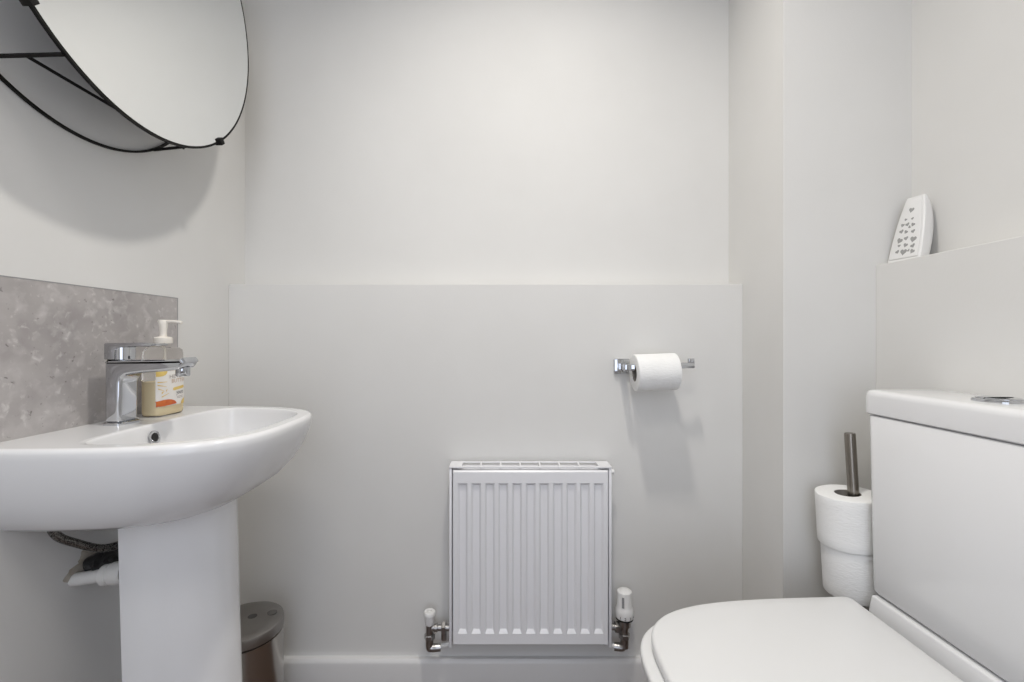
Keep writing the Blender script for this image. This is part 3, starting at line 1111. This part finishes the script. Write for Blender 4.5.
def slab(P, c, z0, z1, rnd, dome=0.0):
    bm = nb()
    r = [inset(P, rnd * .8, z0, c), inset(P, rnd * .2, z0 + rnd * .35, c), inset(P, 0, z0 + rnd, c), inset(P, 0, z1 - rnd, c), inset(P, rnd * .12, z1 - rnd * .55, c), inset(P, rnd * .45, z1 - rnd * .15, c), inset(P, rnd, z1, c)]
    if dome:
        r += [inset(P, 0.03, z1 + dome * .6, c), inset(P, 0.08, z1 + dome, c)]
    loft(bm, r)
    return bm


tc_ = (0.44, TY)
bm = nb()
pan = []
for z, xs, a, b, n in ((0.0, 0.60, 0.27, 0.120, 2.6), (0.02, 0.60, 0.265, 0.115, 2.6), (0.15, 0.60, 0.27, 0.118, 2.6), (0.25, 0.60, 0.305, 0.140, 2.7), (0.32, 0.62, 0.365, 0.172, 3.0), (0.36, 0.63, 0.394, 0.186, 3.2), (0.376, 0.63, 0.398, 0.188, 3.3), (0.3815, 0.63, 0.394, 0.185, 3.3)):
    pan.append([(x, y, z) for x, y in tshape(0.80, xs, a, b, n, 0.02)])
loft(bm, pan)
prism(bm, [(0.6725, 0.36), (0.6740, 0.400), (0.6795, 0.4280), (0.8225, 0.4280), (0.8225, 0.20), (0.70, 0.20)], 0.500, 0.845, 0.004, 3)
obj('pan', bm, M['ceramic'], to, smooth=50)
obj('seat', slab(tshape(0.640, 0.620, 0.406, 0.202, 3.4, 0.010, 0.05), tc_, 0.383, 0.4000, 0.005), M['seat_plastic'], to, smooth=50)
obj('lid', slab(tshape(0.648, 0.625, 0.393, 0.1950, 3.6, 0.012, 0.075), tc_, 0.4015, 0.4195, 0.006, 0.0015), M['seat_plastic'], to, smooth=50)
for y in (TY - 0.075, TY + 0.075):
    bm = nb()
    lathe(bm, [(0.008, -0.02), (0.008, 0.02)], (0, 0, 0), 'Y', 20, Matrix.Translation((0.648, y, 0.400)))
    obj('hinge', bm, M['chrome'], to)
CY0, CY1 = 0.500, 0.860
bm = nb()
loft(bm, [rrect(0.685, 0.8225, CY0, CY1, 0.024, 0.4305, inset=0.006), rrect(0.6845, 0.8225, CY0, CY1, 0.024, 0.4330, inset=0.002), rrect(0.684, 0.8225, CY0, CY1, 0.024, 0.437),
          rrect(0.678, 0.8225, CY0 - 0.002, CY1 + 0.002, 0.024, 0.7592), rrect(0.678, 0.8225, CY0, CY1, 0.024, 0.7606, inset=0.0012)])
ci = obj('cistern', bm, M['ceramic'], to, smooth=50)
bm = nb()
LX0, LX1, LY_0, LY_1 = 0.6755, 0.8232, CY0 - 0.010, CY1 + 0.009
rr_ = 0.026
loft(bm, [rrect(LX0 + 0.012, LX1, LY_0 + 0.012, LY_1 - 0.012, rr_, 0.7606), rrect(LX0 + 0.012, LX1, LY_0 + 0.012, LY_1 - 0.012, rr_, 0.7625), rrect(LX0, LX1, LY_0, LY_1, rr_, 0.7625, inset=0.003), rrect(LX0, LX1, LY_0, LY_1, rr_, 0.7650),
          rrect(LX0, LX1, LY_0, LY_1, rr_, 0.7960), rrect(LX0, LX1, LY_0, LY_1, rr_, 0.8010, inset=0.0012), rrect(LX0, LX1, LY_0, LY_1, rr_, 0.8045, inset=0.004),
          rrect(LX0, LX1, LY_0, LY_1, rr_, 0.8064, inset=0.009), rrect(LX0, LX1, LY_0, LY_1, rr_, 0.8072, inset=0.016)])
cl = obj('cistern_lid', bm, M['ceramic'], to, smooth=50)
bm = nb()
fx, fy, fz = 0.748, 0.688, 0.8070
lathe(bm, [(0.0310, -0.001), (0.0310, 0.0022), (0.0295, 0.0040), (0.0268, 0.0045), (0.0262, 0.003)], (fx, fy, fz), 'Z', 56)
fb = obj('flush_button', bm, M['chrome'], cl)
fb['label'] = 'chrome split flush button'
for s in (-1, 1):
    bm = nb()
    P = []
    m_ = 24
    rings = []
    for rr, z in ((0.0255, 0.0030), (0.0255, 0.0052), (0.0235, 0.0064), (0.018, 0.0068 if s > 0 else 0.0058)):
        r_ = []
        for k in range(m_ + 1):
            t = -PI / 2 + PI * k / m_ + (0 if s > 0 else PI)
            x, y = rr * math.cos(t), rr * math.sin(t)
            r_.append((fx + y * 0.93, fy + s * 0.0008 + x, fz + z))
        rings.append(r_)
    loft(bm, rings)
    obj('button_half', bm, M['chrome'], fb)

# ------------------------------------------------------------------ spare rolls on a leaning pole behind the toilet
PX, PY = 0.699, 0.9255
lean2 = Matrix.Translation((PX + 0.004, PY, 0.50)) @ Matrix.Rotation(math.radians(-3.3), 4, 'Y') @ Matrix.Translation((-PX, -PY, -0.50))
st = thing('roll_stand', 'dull steel rod standing up through the two stacked spare toilet rolls', 'toilet roll stand', (PX, PY, 0))
bm = nb()
lathe(bm, [(0.0098, 0.02), (0.0098, 0.708), (0.0092, 0.7105), (0.008, 0.7108)], (PX + 0.0105, PY, 0), 'Z', 32, lean2)
obj('rod', bm, M['rod_steel'], st)
bm = nb()
lathe(bm, [(0.036, 0.379), (0.038, 0.381), (0.038, 0.385), (0.036, 0.387)], (PX, PY, 0), 'Z', 48, lean2)
obj('support_disc', bm, M['rod_steel'], st)
bm = nb()
b0 = lean2 @ Vector((PX, PY, 0.02))
lathe(bm, [(0.070, 0.0), (0.072, 0.003), (0.072, 0.012), (0.066, 0.016), (0.014, 0.019), (0.012, 0.030)], (b0.x, b0.y, 0), 'Z', 56)
obj('base', bm, M['rod_steel'], st)
roll('spare_toilet_roll', 'white spare toilet roll at the top of the stack on the rod', lean2 @ Matrix.Translation((PX - 0.001, PY, 0.4875)), (PX, PY, 0.4875), 0.0560, 0.0215, 0.1015, 'spare toilet rolls beside the cistern')
roll('spare_toilet_roll', 'white spare toilet roll under the top one, partly behind the toilet', lean2 @ Matrix.Translation((PX + 0.001, PY, 0.3870)), (PX, PY, 0.387), 0.0525, 0.0215, 0.1000, 'spare toilet rolls beside the cistern')
